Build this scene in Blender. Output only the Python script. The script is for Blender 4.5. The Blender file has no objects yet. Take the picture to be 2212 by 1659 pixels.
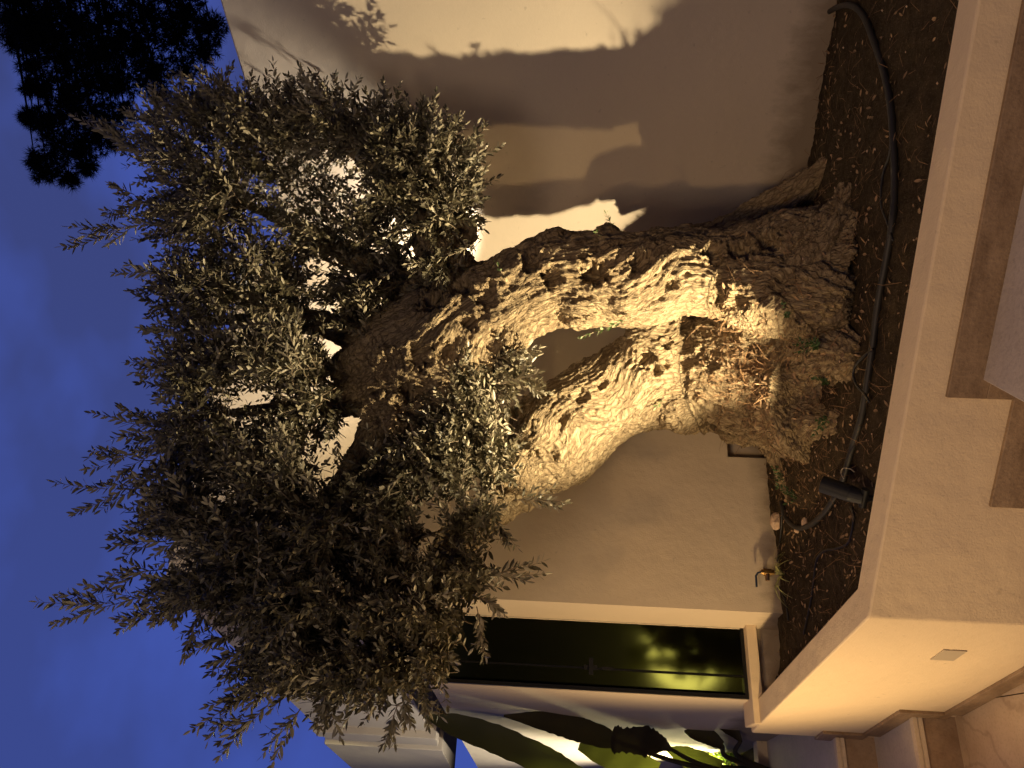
import bpy, bmesh, math, random
import numpy as np
from mathutils import Vector, Matrix, noise
from mathutils.bvhtree import BVHTree

random.seed(11)
rng = np.random.default_rng(11)
scene = bpy.context.scene
COL = scene.collection
PI = math.pi

# ------------------------------------------------------------------ camera
# surveying unit: the photograph at 2212 x 1659; it was taken with the phone on its side
F_PX, CX, CY = 1661.0, 1106.0, 829.5
PITCH, ROLL = math.radians(3.0), math.radians(2.0)
CAM = Vector((0, 0, 1.58))
FWD = Vector((0, math.cos(PITCH), math.sin(PITCH)))
UP0 = Vector((0, -math.sin(PITCH), math.cos(PITCH)))
RT0 = Vector((1, 0, 0))
RT = RT0 * math.cos(ROLL) + UP0 * math.sin(ROLL)
UPV = UP0 * math.cos(ROLL) - RT0 * math.sin(ROLL)

cam_data = bpy.data.cameras.new('camera')
cam = bpy.data.objects.new('camera', cam_data)
COL.objects.link(cam)
cx_, cy_, cz_ = -UPV, RT, -FWD
m = Matrix(((cx_.x, cy_.x, cz_.x, CAM.x), (cx_.y, cy_.y, cz_.y, CAM.y), (cx_.z, cy_.z, cz_.z, CAM.z), (0, 0, 0, 1)))
cam.matrix_world = m
cam_data.sensor_fit = 'HORIZONTAL'
cam_data.sensor_width = 36
cam_data.lens = 36 * F_PX / 2212
cam_data.clip_start = .05
cam_data.clip_end = 500
scene.camera = cam


def ray(xd, yd):
    return FWD + RT * ((1659 - yd - CY) / F_PX) - UPV * ((xd - CX) / F_PX)


def P(xd, yd, D):
    r = ray(xd, yd)
    return CAM + r * (D / r.y)


def PZ(xd, yd, z):
    r = ray(xd, yd)
    return CAM + r * ((z - CAM.z) / r.z)


def PV(xd, yd, a, b):           # on the vertical plane through ground points a, b
    r = ray(xd, yd)
    n = Vector((b[1] - a[1], a[0] - b[0], 0))
    t = (Vector((a[0], a[1], 0)) - CAM).dot(n) / r.dot(n)
    return CAM + r * t


# ------------------------------------------------------------------ materials
def new_mat(name):
    mt = bpy.data.materials.new(name)
    mt.use_nodes = True
    nt = mt.node_tree
    return mt, nt, nt.nodes['Principled BSDF'], nt.nodes['Material Output']


def N(nt, kind, **kw):
    n = nt.nodes.new(kind)
    for k, v in kw.items():
        if k in n.inputs.keys():
            n.inputs[k].default_value = v
        else:
            setattr(n, k, v)
    return n


def ramp(nt, fac, stops):
    r = nt.nodes.new('ShaderNodeValToRGB')
    el = r.color_ramp.elements
    while len(el) < len(stops):
        el.new(.5)
    for e, (p, c) in zip(el, stops):
        e.position = p
        e.color = (*c, 1) if len(c) == 3 else c
    nt.links.new(fac, r.inputs[0])
    return r.outputs[0]


def mixc(nt, fac, a, b, mode='MIX'):
    n = nt.nodes.new('ShaderNodeMix')
    n.data_type = 'RGBA'
    n.blend_type = mode
    for i, v in ((0, fac), (6, a), (7, b)):
        if isinstance(v, bpy.types.NodeSocket):
            nt.links.new(v, n.inputs[i])
        elif i == 0:
            n.inputs[0].default_value = v
        else:
            n.inputs[i].default_value = (*v, 1)
    return n.outputs[2]


def math_n(nt, op, a, b=None, c=None):
    n = nt.nodes.new('ShaderNodeMath')
    n.operation = op
    for i, v in enumerate((a, b, c)):
        if v is None:
            continue
        if isinstance(v, bpy.types.NodeSocket):
            nt.links.new(v, n.inputs[i])
        else:
            n.inputs[i].default_value = v
    return n.outputs[0]


def bump(nt, height, strength, dist, bsdf, prev=None):
    b = N(nt, 'ShaderNodeBump', Strength=strength, Distance=dist)
    nt.links.new(height, b.inputs['Height'])
    if prev:
        nt.links.new(prev, b.inputs['Normal'])
    nt.links.new(b.outputs[0], bsdf.inputs['Normal'])
    return b.outputs[0]


def noise_tex(nt, vec, scale, detail=4, rough=.55):
    n = N(nt, 'ShaderNodeTexNoise', Scale=scale, Detail=detail, Roughness=rough)
    nt.links.new(vec, n.inputs['Vector'])
    return n.outputs['Fac']


def plaster(name, col, stain_z=None, stain_h=.25, stain=(.20, .15, .10), grain=1.0):
    mt, nt, bs, _ = new_mat(name)
    pos = N(nt, 'ShaderNodeNewGeometry').outputs['Position']
    big = noise_tex(nt, pos, 2.2, 5, .6)
    fine = noise_tex(nt, pos, 60, 5, .65)
    spk = noise_tex(nt, pos, 160, 3, .6)
    c = mixc(nt, big, tuple(x * .93 for x in col), tuple(min(1, x * 1.05) for x in col))
    c = mixc(nt, math_n(nt, 'MULTIPLY', fine, .25), c, tuple(x * .8 for x in col))
    dots = ramp(nt, noise_tex(nt, pos, 38, 2, .5), [(.70, (0, 0, 0)), (.78, (1, 1, 1))])
    c = mixc(nt, math_n(nt, 'MULTIPLY', dots, .35), c, tuple(x * .5 for x in col))
    if stain_z is not None:
        sep = N(nt, 'ShaderNodeSeparateXYZ')
        nt.links.new(pos, sep.inputs[0])
        h = N(nt, 'ShaderNodeMapRange')
        nt.links.new(sep.outputs[2], h.inputs[0])
        h.inputs[1].default_value = stain_z
        h.inputs[2].default_value = stain_z + stain_h
        h.inputs[3].default_value = 1
        h.inputs[4].default_value = 0
        mps = N(nt, 'ShaderNodeMapping')
        mps.inputs['Scale'].default_value = (9, 9, 4)
        nt.links.new(pos, mps.inputs[0])
        st = noise_tex(nt, mps.outputs[0], 1.0, 8, .7)
        f = math_n(nt, 'SUBTRACT', math_n(nt, 'ADD', h.outputs[0], math_n(nt, 'MULTIPLY', st, .9)), .78)
        f = ramp(nt, f, [(0, (0, 0, 0)), (.45, (1, 1, 1))])
        c = mixc(nt, math_n(nt, 'MULTIPLY', f, .75), c, stain)
    nt.links.new(c, bs.inputs['Base Color'])
    bs.inputs['Roughness'].default_value = .9
    bs.inputs['Specular IOR Level'].default_value = .2
    b1 = bump(nt, noise_tex(nt, pos, 5, 3, .5), .25 * grain, .03, bs)
    bump(nt, math_n(nt, 'ADD', fine, spk), .35 * grain, .002, bs, b1)
    return mt


def stone(name, c1, c2, scale=6, vein=None, rough=.6, bmp=.4, stretch=(1, 1, 1)):
    mt, nt, bs, _ = new_mat(name)
    pos = N(nt, 'ShaderNodeNewGeometry').outputs['Position']
    mp = N(nt, 'ShaderNodeMapping')
    mp.inputs['Scale'].default_value = stretch
    nt.links.new(pos, mp.inputs[0])
    a = noise_tex(nt, mp.outputs[0], scale, 8, .68)
    c = ramp(nt, a, [(.3, c1), (.7, c2)])
    sp = noise_tex(nt, pos, 90, 3, .6)
    c = mixc(nt, math_n(nt, 'MULTIPLY', ramp(nt, sp, [(.5, (0, 0, 0)), (.75, (1, 1, 1))]), .35), c, tuple(x * .55 for x in c1))
    if vein:
        wv = N(nt, 'ShaderNodeTexWave', Scale=1.6, Distortion=9.0, Detail=5.0)
        wv.inputs['Detail Scale'].default_value = 1.7
        nt.links.new(pos, wv.inputs['Vector'])
        v = ramp(nt, wv.outputs['Fac'], [(.0, (1, 1, 1)), (.06, (0, 0, 0))])
        c = mixc(nt, math_n(nt, 'MULTIPLY', v, .28), c, vein)
    nt.links.new(c, bs.inputs['Base Color'])
    bs.inputs['Roughness'].default_value = rough
    bump(nt, math_n(nt, 'ADD', a, sp), bmp, .004, bs)
    return mt


def simple(name, col, rough=.5, metal=0, spec=.5, var=.0, vscale=30):
    mt, nt, bs, _ = new_mat(name)
    if var:
        pos = N(nt, 'ShaderNodeNewGeometry').outputs['Position']
        c = ramp(nt, noise_tex(nt, pos, vscale, 5, .6), [(.3, tuple(x * (1 - var) for x in col)), (.7, tuple(min(1, x * (1 + var)) for x in col))])
        nt.links.new(c, bs.inputs['Base Color'])
    else:
        bs.inputs['Base Color'].default_value = (*col, 1)
    bs.inputs['Roughness'].default_value = rough
    bs.inputs['Metallic'].default_value = metal
    bs.inputs['Specular IOR Level'].default_value = spec
    return mt


def leaf_mat(name, top, under, trans, rough=.5, scale=25, tcol=None):
    mt, nt, bs, out = new_mat(name)
    g = N(nt, 'ShaderNodeNewGeometry')
    ns = noise_tex(nt, g.outputs['Position'], scale, 2, .5)
    tc = mixc(nt, ns, tuple(x * .6 for x in top), tuple(x * 1.4 for x in top))
    uc = mixc(nt, ns, tuple(x * .75 for x in under), tuple(x * 1.25 for x in under))
    c = mixc(nt, g.outputs['Backfacing'], tc, uc)
    nt.links.new(c, bs.inputs['Base Color'])
    bs.inputs['Roughness'].default_value = rough
    bs.inputs['Specular IOR Level'].default_value = .35
    tr = N(nt, 'ShaderNodeBsdfTranslucent')
    tr.inputs['Color'].default_value = (*(tcol or tuple(x * 1.6 for x in top)), 1)
    mx = N(nt, 'ShaderNodeMixShader', Fac=trans)
    nt.links.new(bs.outputs[0], mx.inputs[1])
    nt.links.new(tr.outputs[0], mx.inputs[2])
    nt.links.new(mx.outputs[0], out.inputs['Surface'])
    return mt


M = {}
M['wall'] = plaster('cream_plaster', (.62, .52, .40), .45, .32)
M['house'] = plaster('pale_plaster', (.64, .53, .39), .52, .22)
M['planter'] = plaster('planter_plaster', (.68, .54, .36), None, .25, (.2, .15, .1), 1.6)
M['skirt'] = stone('travertine', (.16, .10, .055), (.33, .23, .14), 7, None, .6, .5, (1, 1, 2.5))
M['tread'] = stone('grey_limestone', (.36, .31, .28), (.48, .42, .38), 4, None, .55, .25)
M['riser'] = stone('brown_limestone', (.22, .14, .08), (.38, .27, .17), 9, None, .6, .3)
M['floor'] = stone('veined_paving', (.42, .30, .19), (.58, .45, .31), 3, (.16, .09, .05), .5, .2)
M['nosing'] = stone('nosing_stone', (.50, .40, .29), (.60, .50, .37), 5, None, .5, .2)
M['black_metal'] = simple('black_metal', (.007, .007, .008), .55, .0, .3)
M['frame'] = simple('black_frame', (.010, .010, .010), .35, .3, .5)
M['hose'] = simple('dark_hose', (.018, .016, .015), .55, 0, .4, .3, 20)
M['cable'] = simple('black_cable', (.010, .009, .009), .5)
M['grey_cable'] = simple('grey_cable', (.22, .19, .16), .6)
M['brass'] = simple('brass', (.55, .34, .14), .3, 1.0, .5, .3, 60)
M['blue_handle'] = simple('blue_handle', (.02, .035, .07), .35, 0, .6)
M['rock'] = stone('pale_rock', (.36, .23, .14), (.60, .44, .30), 30, None, .8, .5)
M['olive_leaf'] = leaf_mat('olive_leaf', (.088, .076, .044), (.32, .28, .19), .10, .42)
M['sprig_leaf'] = leaf_mat('young_olive_leaf', (.10, .15, .05), (.22, .26, .13), .15, .45)
M['weed_leaf'] = leaf_mat('weed_leaf', (.045, .085, .028), (.08, .13, .05), .2, .45)
M['grass_blade'] = leaf_mat('variegated_blade', (.30, .30, .11), (.33, .32, .14), .2, .5)
M['banana'] = leaf_mat('broad_leaf', (.045, .042, .010), (.050, .046, .012), .15, .5, 6, (.20, .22, .03))
M['banana_dark'] = leaf_mat('dry_broad_leaf', (.028, .022, .010), (.03, .024, .012), .04, .7, 6, (.08, .06, .02))
M['pine'] = simple('pine_needles', (.012, .013, .010), .8, 0, .1)
M['twig'] = simple('twig_bark', (.21, .16, .105), .8, 0, .2, .3, 30)


def bark(name='olive_bark', dark=(.075, .048, .028), mid=(.36, .265, .15), light=(.60, .48, .29)):
    mt, nt, bs, _ = new_mat(name)
    at = N(nt, 'ShaderNodeAttribute', attribute_name='grain')
    v = at.outputs['Vector']
    pos = N(nt, 'ShaderNodeNewGeometry').outputs['Position']
    mp = N(nt, 'ShaderNodeMapping')
    mp.inputs['Scale'].default_value = (1, 1, .16)
    nt.links.new(v, mp.inputs[0])
    w = N(nt, 'ShaderNodeTexNoise', Scale=7.0, Detail=3.0)
    nt.links.new(pos, w.inputs['Vector'])
    wv = N(nt, 'ShaderNodeVectorMath', operation='MULTIPLY_ADD')
    nt.links.new(w.outputs['Color'], wv.inputs[0])
    wv.inputs[1].default_value = (.06, .06, .03)
    nt.links.new(mp.outputs[0], wv.inputs[2])
    fib = noise_tex(nt, wv.outputs[0], 120, 8, .7)
    flake = N(nt, 'ShaderNodeTexVoronoi', Scale=55.0, feature='DISTANCE_TO_EDGE')
    mp2 = N(nt, 'ShaderNodeMapping')
    mp2.inputs['Scale'].default_value = (1, 1, 1.9)
    nt.links.new(wv.outputs[0], mp2.inputs[0])
    nt.links.new(mp2.outputs[0], flake.inputs['Vector'])
    fl = ramp(nt, flake.outputs['Distance'], [(0, (0, 0, 0)), (.18, (1, 1, 1))])
    sm = noise_tex(nt, pos, 9, 5, .6)
    h = math_n(nt, 'ADD', fib, math_n(nt, 'MULTIPLY', fl, .22))
    h = math_n(nt, 'ADD', h, math_n(nt, 'MULTIPLY', noise_tex(nt, pos, 130, 4, .6), .35))
    c = ramp(nt, fib, [(.33, dark), (.47, mid), (.66, light)])
    c = mixc(nt, ramp(nt, sm, [(.35, (0, 0, 0)), (.65, (.6, .6, .6))]), c, mid)
    c = mixc(nt, math_n(nt, 'MULTIPLY', math_n(nt, 'SUBTRACT', 1.0, fl), .55), c, dark)
    nt.links.new(c, bs.inputs['Base Color'])
    bs.inputs['Roughness'].default_value = .9
    bs.inputs['Specular IOR Level'].default_value = .15
    bump(nt, h, 1.0, .022, bs)
    return mt


M['bark'] = bark()


def soil_mat():
    mt, nt, bs, _ = new_mat('dark_soil')
    pos = N(nt, 'ShaderNodeNewGeometry').outputs['Position']
    a = noise_tex(nt, pos, 22, 8, .7)
    f = noise_tex(nt, pos, 140, 4, .7)
    c = ramp(nt, a, [(.3, (.024, .017, .009)), (.7, (.075, .053, .030))])
    c = mixc(nt, ramp(nt, f, [(.55, (0, 0, 0)), (.72, (.6, .6, .6))]), c, (.17, .125, .075))
    nt.links.new(c, bs.inputs['Base Color'])
    bs.inputs['Roughness'].default_value = .95
    bs.inputs['Specular IOR Level'].default_value = .1
    bump(nt, math_n(nt, 'ADD', a, f), .8, .012, bs)
    return mt


M['soil'] = soil_mat()
M['litter'] = simple('dry_litter', (.24, .155, .085), .8, 0, .2, .55, 45)
M['needle_litter'] = simple('dry_needles', (.20, .115, .055), .8, 0, .2, .5, 45)


def glass_mat():
    mt, nt, bs, out = new_mat('smoked_glass')
    bs.inputs['Base Color'].default_value = (.34, .34, .20, 1)
    bs.inputs['Roughness'].default_value = .45
    bs.inputs['Transmission Weight'].default_value = 1.0
    bs.inputs['IOR'].default_value = 1.12
    return mt


M['glass'] = glass_mat()


def emit_mat(name, col, s):
    mt, nt, bs, out = new_mat(name)
    bs.inputs['Base Color'].default_value = (*col, 1)
    bs.inputs['Emission Color'].default_value = (*col, 1)
    bs.inputs['Emission Strength'].default_value = s
    return mt


M['lens'] = emit_mat('lamp_lens', (1, .80, .52), 6)


# ------------------------------------------------------------------ mesh helpers
class MB:
    def __init__(self):
        self.v, self.f, self.mi = [], [], []

    def add(self, vs, fs, mi=0):
        o = len(self.v)
        self.v += [tuple(p) for p in vs]
        self.f += [tuple(i + o for i in q) for q in fs]
        self.mi += [mi] * len(fs)

    def prism(self, poly, z0, z1, mi=0):          # poly ground outline (ccw or cw), z may be a list
        n = len(poly)
        za = z0 if isinstance(z0, (list, tuple)) else [z0] * n
        zb = z1 if isinstance(z1, (list, tuple)) else [z1] * n
        vs = [(p[0], p[1], za[i]) for i, p in enumerate(poly)] + [(p[0], p[1], zb[i]) for i, p in enumerate(poly)]
        area = sum(poly[i][0] * poly[(i + 1) % n][1] - poly[(i + 1) % n][0] * poly[i][1] for i in range(n))
        fs = [tuple(range(n - 1, -1, -1)), tuple(range(n, 2 * n))] + [(i, (i + 1) % n, (i + 1) % n + n, i + n) for i in range(n)]
        if area < 0:
            fs = [tuple(reversed(q)) for q in fs]
        self.add(vs, fs, mi)

    def box(self, o, a, b, z0, z1, mi=0):           # corner o, ground vectors a and b
        o, a, b = Vector(o).to_2d(), Vector(a).to_2d(), Vector(b).to_2d()
        self.prism([o, o + a, o + a + b, o + b], z0, z1, mi)

    def tube(self, pts, rad, seg=8, mi=0, caps=True):
        pts = [Vector(p) for p in pts]
        n = len(pts)
        if not isinstance(rad, (list, tuple)):
            rad = [rad] * n
        vs, fs = [], []
        t0 = (pts[1] - pts[0]).normalized()
        ref = t0.orthogonal().normalized()
        for i, p in enumerate(pts):
            t = (pts[min(i + 1, n - 1)] - pts[max(i - 1, 0)]).normalized()
            ref = (ref - t * ref.dot(t))
            if ref.length < 1e-6:
                ref = t.orthogonal()
            ref.normalize()
            bi = t.cross(ref)
            for k in range(seg):
                an = 2 * PI * k / seg
                vs.append(p + (ref * math.cos(an) + bi * math.sin(an)) * rad[i])
        for i in range(n - 1):
            for k in range(seg):
                k2 = (k + 1) % seg
                fs.append((i * seg + k, i * seg + k2, (i + 1) * seg + k2, (i + 1) * seg + k))
        if caps:
            fs.append(tuple(range(seg - 1, -1, -1)))
            fs.append(tuple((n - 1) * seg + k for k in range(seg)))
        self.add(vs, fs, mi)

    def build(self, name, mats, parent=None, smooth=False, bevel=0, loc=None):
        me = bpy.data.meshes.new(name)
        off = Vector((0, 0, 0))
        if parent is not None:
            pp = parent
            while pp is not None:
                off += pp.location
                pp = pp.parent
        elif loc is not None:
            off = Vector(loc)
        me.from_pydata([(x - off.x, y - off.y, z - off.z) for x, y, z in self.v], [], self.f)
        if not isinstance(mats, (list, tuple)):
            mats = [mats]
        for q in mats:
            me.materials.append(q)
        if len(mats) > 1:
            me.polygons.foreach_set('material_index', self.mi)
        if smooth:
            me.polygons.foreach_set('use_smooth', [True] * len(me.polygons))
        me.update()
        o = bpy.data.objects.new(name, me)
        COL.objects.link(o)
        if parent is not None:
            o.parent = parent
        elif loc is not None:
            o.location = loc
        if bevel:
            md = o.modifiers.new('edge', 'BEVEL')
            md.width = bevel
            md.segments = 2
            md.limit_method = 'ANGLE'
        return o


def thing(name, label, cat, loc=(0, 0, 0), group=None):
    o = bpy.data.objects.new(name, None)
    COL.objects.link(o)
    o.location = loc
    o['label'] = label
    o['category'] = cat
    if group:
        o['group'] = group
    return o


def tag(o, label=None, cat=None, group=None, kind=None):
    if label:
        o['label'] = label
    if cat:
        o['category'] = cat
    if group:
        o['group'] = group
    if kind:
        o['kind'] = kind
    return o


def catmull(pts, n):
    pts = [np.array(p, float) for p in pts]
    ext = [2 * pts[0] - pts[1]] + pts + [2 * pts[-1] - pts[-2]]
    out = []
    for i in range(1, len(ext) - 2):
        p0, p1, p2, p3 = ext[i - 1:i + 3]
        for k in range(n):
            t = k / n
            out.append(.5 * (2 * p1 + (p2 - p0) * t + (2 * p0 - 5 * p1 + 4 * p2 - p3) * t * t + (3 * p1 - p0 - 3 * p2 + p3) * t ** 3))
    out.append(pts[-1])
    return out


V2 = lambda p: Vector((p[0], p[1]))
# ------------------------------------------------------------------ survey of the place
Z_FLOOR, Z_CAP = 0.0, .666
e_long = Vector((.9555, -.295))                  # along the long planter face, to the right
n_long = Vector((-.295, -.9555))                 # out of it, towards the camera
C0 = Vector((-.625, 2.223))                      # outer corner
A0 = C0 + e_long * 3.1
E0 = Vector((-1.475, 3.385))                     # far end of the side face
s_dir = (E0 - C0).normalized()
s_out = Vector((-s_dir.y, s_dir.x))              # out of the side face, to the left
a_dir = Vector((.894, .447)).normalized()        # along house front
b_dir = Vector((-a_dir.y, a_dir.x))
K = Vector((-.93, 3.31))                         # house corner
b2 = Vector((-.577, .816)).normalized()          # house left side, receding
Wd = Vector((.778, -.628)).normalized()          # garden wall direction, to the right
W0 = Vector((1.573, 3.15))
# concave corner: K + t*a = W0 + s*Wd
den = a_dir.x * (-Wd.y) + a_dir.y * Wd.x
dd = W0 - K
tq = (dd.x * (-Wd.y) + dd.y * Wd.x) / den
Q = K + a_dir * tq

TREE = Vector((.12, 3.05))


def soil_z(x, y):
    d = math.hypot(x - TREE.x, (y - TREE.y))
    z = .572 + .10 * math.exp(-(d / .42) ** 2)
    back = max(0, (Vector((x, y)) - Vector((.75, 3.0))).dot(Vector((.3, .95))))
    d2 = math.hypot(x + .20, y - 3.08)
    z += .035 * math.exp(-(d2 / .36) ** 2)
    z -= .12 * min(1, back / .6) * (1 if x > .2 else max(0, (x + .3) / .5))
    z += .014 * noise.noise(Vector((x * 5, y * 5, 1))) + .006 * noise.noise(Vector((x * 17, y * 17, 3)))
    # humped where soil is banked against the garden wall
    return z


def PS(xd, yd, lift=0.0):
    z = .58
    for _ in range(8):
        p = PZ(xd, yd, z)
        z = soil_z(p.x, p.y)
    return Vector((p.x, p.y, z + lift))


# ------------------------------------------------------------------ ground, floor, soil
g = MB()
g.add([(-60, -60, -.02), (60, -60, -.02), (60, 60, -.02), (-60, 60, -.02)], [(0, 1, 2, 3)])
tag(g.build('ground', M['soil']), kind='structure')

fl = MB()
tile = .62
fo = C0 + n_long * 3.2 - e_long * 3.6
for i in range(-2, 11):
    for j in range(-1, 9):
        o = Vector((-4.2, -.6)) + a_dir * (i * tile) + b_dir * (j * tile) * 1.0
        w = tile - .004
        c = [o, o + a_dir * w, o + a_dir * w + b_dir * w, o + b_dir * w]
        fl.prism(c, -.015, 0.0 + random.uniform(-.0008, .0008))
tag(fl.build('paving', M['floor']), kind='structure')


def in_poly(x, y, poly):
    r = False
    n = len(poly)
    for i in range(n):
        x1, y1 = poly[i]
        x2, y2 = poly[(i + 1) % n]
        if (y1 > y) != (y2 > y) and x < (x2 - x1) * (y - y1) / (y2 - y1) + x1:
            r = not r
    return r


wall_end = W0 + Wd * 1.9
soil_poly = [tuple(p) for p in (A0 - n_long * .05, C0 + (-n_long - s_out) * .035, E0 - s_out * .05, K + b2 * .15 - a_dir * .15, K + b_dir * .06, Q + b_dir * .05, wall_end + Vector((.05, .06)))]
sg = MB()
st = .016
x0, x1, y0, y1 = -1.6, 3.1, 1.2, 4.4
nx, ny = int((x1 - x0) / st), int((y1 - y0) / st)
idx = -np.ones((nx + 1, ny + 1), int)
vs, fs = [], []
inside = {}
for i in range(nx + 1):
    for j in range(ny + 1):
        inside[i, j] = in_poly(x0 + i * st, y0 + j * st, soil_poly)


def vid(i, j):
    if idx[i, j] < 0:
        idx[i, j] = len(vs)
        x, y = x0 + i * st, y0 + j * st
        vs.append((x, y, soil_z(x, y) + .006 * noise.noise(Vector((x * 40, y * 40, 9)))))
    return int(idx[i, j])


for i in range(nx):
    for j in range(ny):
        if inside[i, j] and inside[i + 1, j] and inside[i, j + 1] and inside[i + 1, j + 1]:
            fs.append((vid(i, j), vid(i + 1, j), vid(i + 1, j + 1), vid(i, j + 1)))
sg.add(vs, fs)
tag(sg.build('soil', M['soil'], smooth=True), kind='structure')

# ------------------------------------------------------------------ planter wall
planter = thing('planter_wall', 'low rendered planter wall with flat top wrapping round the olive tree', 'planter', (C0.x, C0.y, 0))
TH = .10


def isect(p, d, q, f):
    dn = d.x * (-f.y) + d.y * f.x
    r = q - p
    return p + d * ((r.x * (-f.y) + r.y * f.x) / dn)


Ci = isect(A0 - n_long * TH, e_long, E0 - s_out * TH, s_dir)
E_in = isect(E0 - s_out * TH, s_dir, E0, a_dir)
A1 = A0 - n_long * TH
pb = MB()
pb.prism([A0, C0, E0, E_in, Ci, A1], -.01, Z_CAP)
pb.build('wall_body', M['planter'], planter, bevel=.006)


def long_u(p):
    return (V2(p) - C0).dot(e_long)


def side_u(p):
    return (V2(p) - C0).dot(s_dir)


ZR = [.165, .33, .496]
u_r3 = long_u(PV(2080, 813, C0, A0))            # riser up to the landing
u_r2 = u_r3 - .30
u_r1 = u_r2 - .30
SK, ST = .078, .012
for u in ():
    pass
print('risers', u_r1, u_r2, u_r3)
sk = MB()


def lbox(mb, ua, ub, z0, z1, t=ST, mi=0):
    mb.box(C0 + e_long * ua, e_long * (ub - ua), n_long * t, z0, z1, mi)


sv = .055
lbox(sk, u_r3 - sv, 3.1, ZR[2] - .02, ZR[2] + SK)
lbox(sk, u_r3 - sv, u_r3 + .02, ZR[1] + SK, ZR[2] - .02)
lbox(sk, u_r2 - sv, u_r3 + .02, ZR[1] - .02, ZR[1] + SK)
lbox(sk, u_r2 - sv, u_r2 + .02, ZR[0] + SK, ZR[1] - .02)
lbox(sk, u_r1 - sv, u_r2 + .02, ZR[0] - .02, ZR[0] + SK)
lbox(sk, u_r1 - sv, u_r1 + .02, SK, ZR[0] - .02)
lbox(sk, -.02, u_r1 + .02, 0.001, SK)


def sbox(mb, ua, ub, z0, z1, t=ST, mi=0, out=0.0):
    mb.box(C0 + s_dir * ua + s_out * out, s_dir * (ub - ua), s_out * t, z0, z1, mi)


# steps on the left rise beside the side face
S1 = isect(C0, s_dir, Vector((-1.239, 3.0)), a_dir)
us1 = side_u(S1)
S2 = isect(C0, s_dir, Vector((-1.478, 3.317)), a_dir)
us2 = side_u(S2)
print('side risers', us1, us2, (E0 - C0).length)
LS = (E0 - C0).length
SK2 = .066
sbox(sk, -.012, us1 - .05, .001, SK2)
sbox(sk, us1 - .05, us1 + .01, SK2 - .03, ZR[0] + SK2 - .001)
sbox(sk, us1 + .01, us2 - .05, ZR[0] - .02, ZR[0] + SK2)
sbox(sk, us2 - .05, LS + .012, ZR[0] + SK2 - .02, ZR[1] + SK2)
sk.build('skirting', M['skirt'], planter, bevel=.002)
# recessed step light cover in the side face
pa, pbx = PV(2092, 1404, C0, E0), PV(2010, 1422, C0, E0)
ua, ub = sorted((side_u(PV(2050, 1403, C0, E0)), side_u(PV(2050, 1425, C0, E0))))
zc = (PV(2050, 1413, C0, E0).z)
cp = MB()
sbox(cp, ua, ub, zc - .035, zc + .035, .003, 0, .0004)
cp.build('cover_plate', simple('grey_cover', (.40, .33, .24), .6), planter)

# ------------------------------------------------------------------ steps
st_r = thing('garden_steps', 'grey stone steps climbing to the right in front of the planter', 'steps', (*(C0 + e_long * .6 + n_long * .6), 0))
WID = 2.0


def step(parent, o, d_up, d_side, length, width, z, zprev):
    d_up, d_side = Vector(d_up), Vector(d_side)
    r = MB()
    r.box(o + d_up * .012, d_up * (length - .012), d_side * width, -.012, z - .032)
    r.build('riser', M['riser'], parent)
    t = MB()
    t.box(o - d_up * .004, d_up * (length + .004), d_side * width, z - .032, z)
    t.build('tread', M['tread'], parent, bevel=.003)


gp = ST + .001
step(st_r, C0 + e_long * u_r3 + n_long * gp, e_long, n_long, 3.1 - u_r3, WID, ZR[2], ZR[1])
step(st_r, C0 + e_long * u_r2 + n_long * gp, e_long, n_long, .30 - .003, WID, ZR[1], ZR[0])
step(st_r, C0 + e_long * u_r1 + n_long * gp, e_long, n_long, .30 - .003, WID, ZR[0], 0)

st_l = thing('garden_steps', 'stone steps with double nosing lines rising past the end of the planter to a landing', 'steps', (*(S1 - a_dir * .8), 0))


def lstep(o, length, z, zp, zlow=-.012):
    r = MB()
    r.box(o + b_dir * .014, b_dir * (length - .014), -a_dir * 3.2, zlow, z - .036)
    r.build('riser', M['riser'], st_l)
    nz = MB()
    nz.box(o, b_dir * .03, -a_dir * 3.2, z - .036, z - .021)
    nz.box(o + b_dir * .005, b_dir * .025, -a_dir * 3.2, z - .021, z - .015)
    nz.box(o, b_dir * .03, -a_dir * 3.2, z - .015, z)
    nz.build('nosing', M['nosing'], st_l)
    t = MB()
    t.box(o + b_dir * .031, b_dir * (length - .031), -a_dir * 3.2, z - .036, z - .002)
    t.build('tread', M['tread'], st_l)


o1 = S1 + a_dir * .02
o2 = S2 + a_dir * .0
dep = (o2 - o1).dot(b_dir)
lstep(o1, dep + .02, ZR[0], 0)
lstep(o2 + a_dir * .25, 1.10, ZR[1], ZR[0])
kb = MB()
ko = o2 + a_dir * .25 + b_dir * 1.102
kb.box(ko, b_dir * .09, -a_dir * 3.4, .2, ZR[1] + .052)
tag(kb.build('kerb', M['planter'], loc=(ko.x, ko.y, .2), bevel=.004), 'white kerb closing off the landing in front of the lit planting bed', 'kerb')
bd = MB()
bd.box(ko + b_dir * .09, b_dir * 6, -a_dir * 5, .18, .34)
tag(bd.build('bed_soil', M['soil']), kind='structure')

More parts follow.
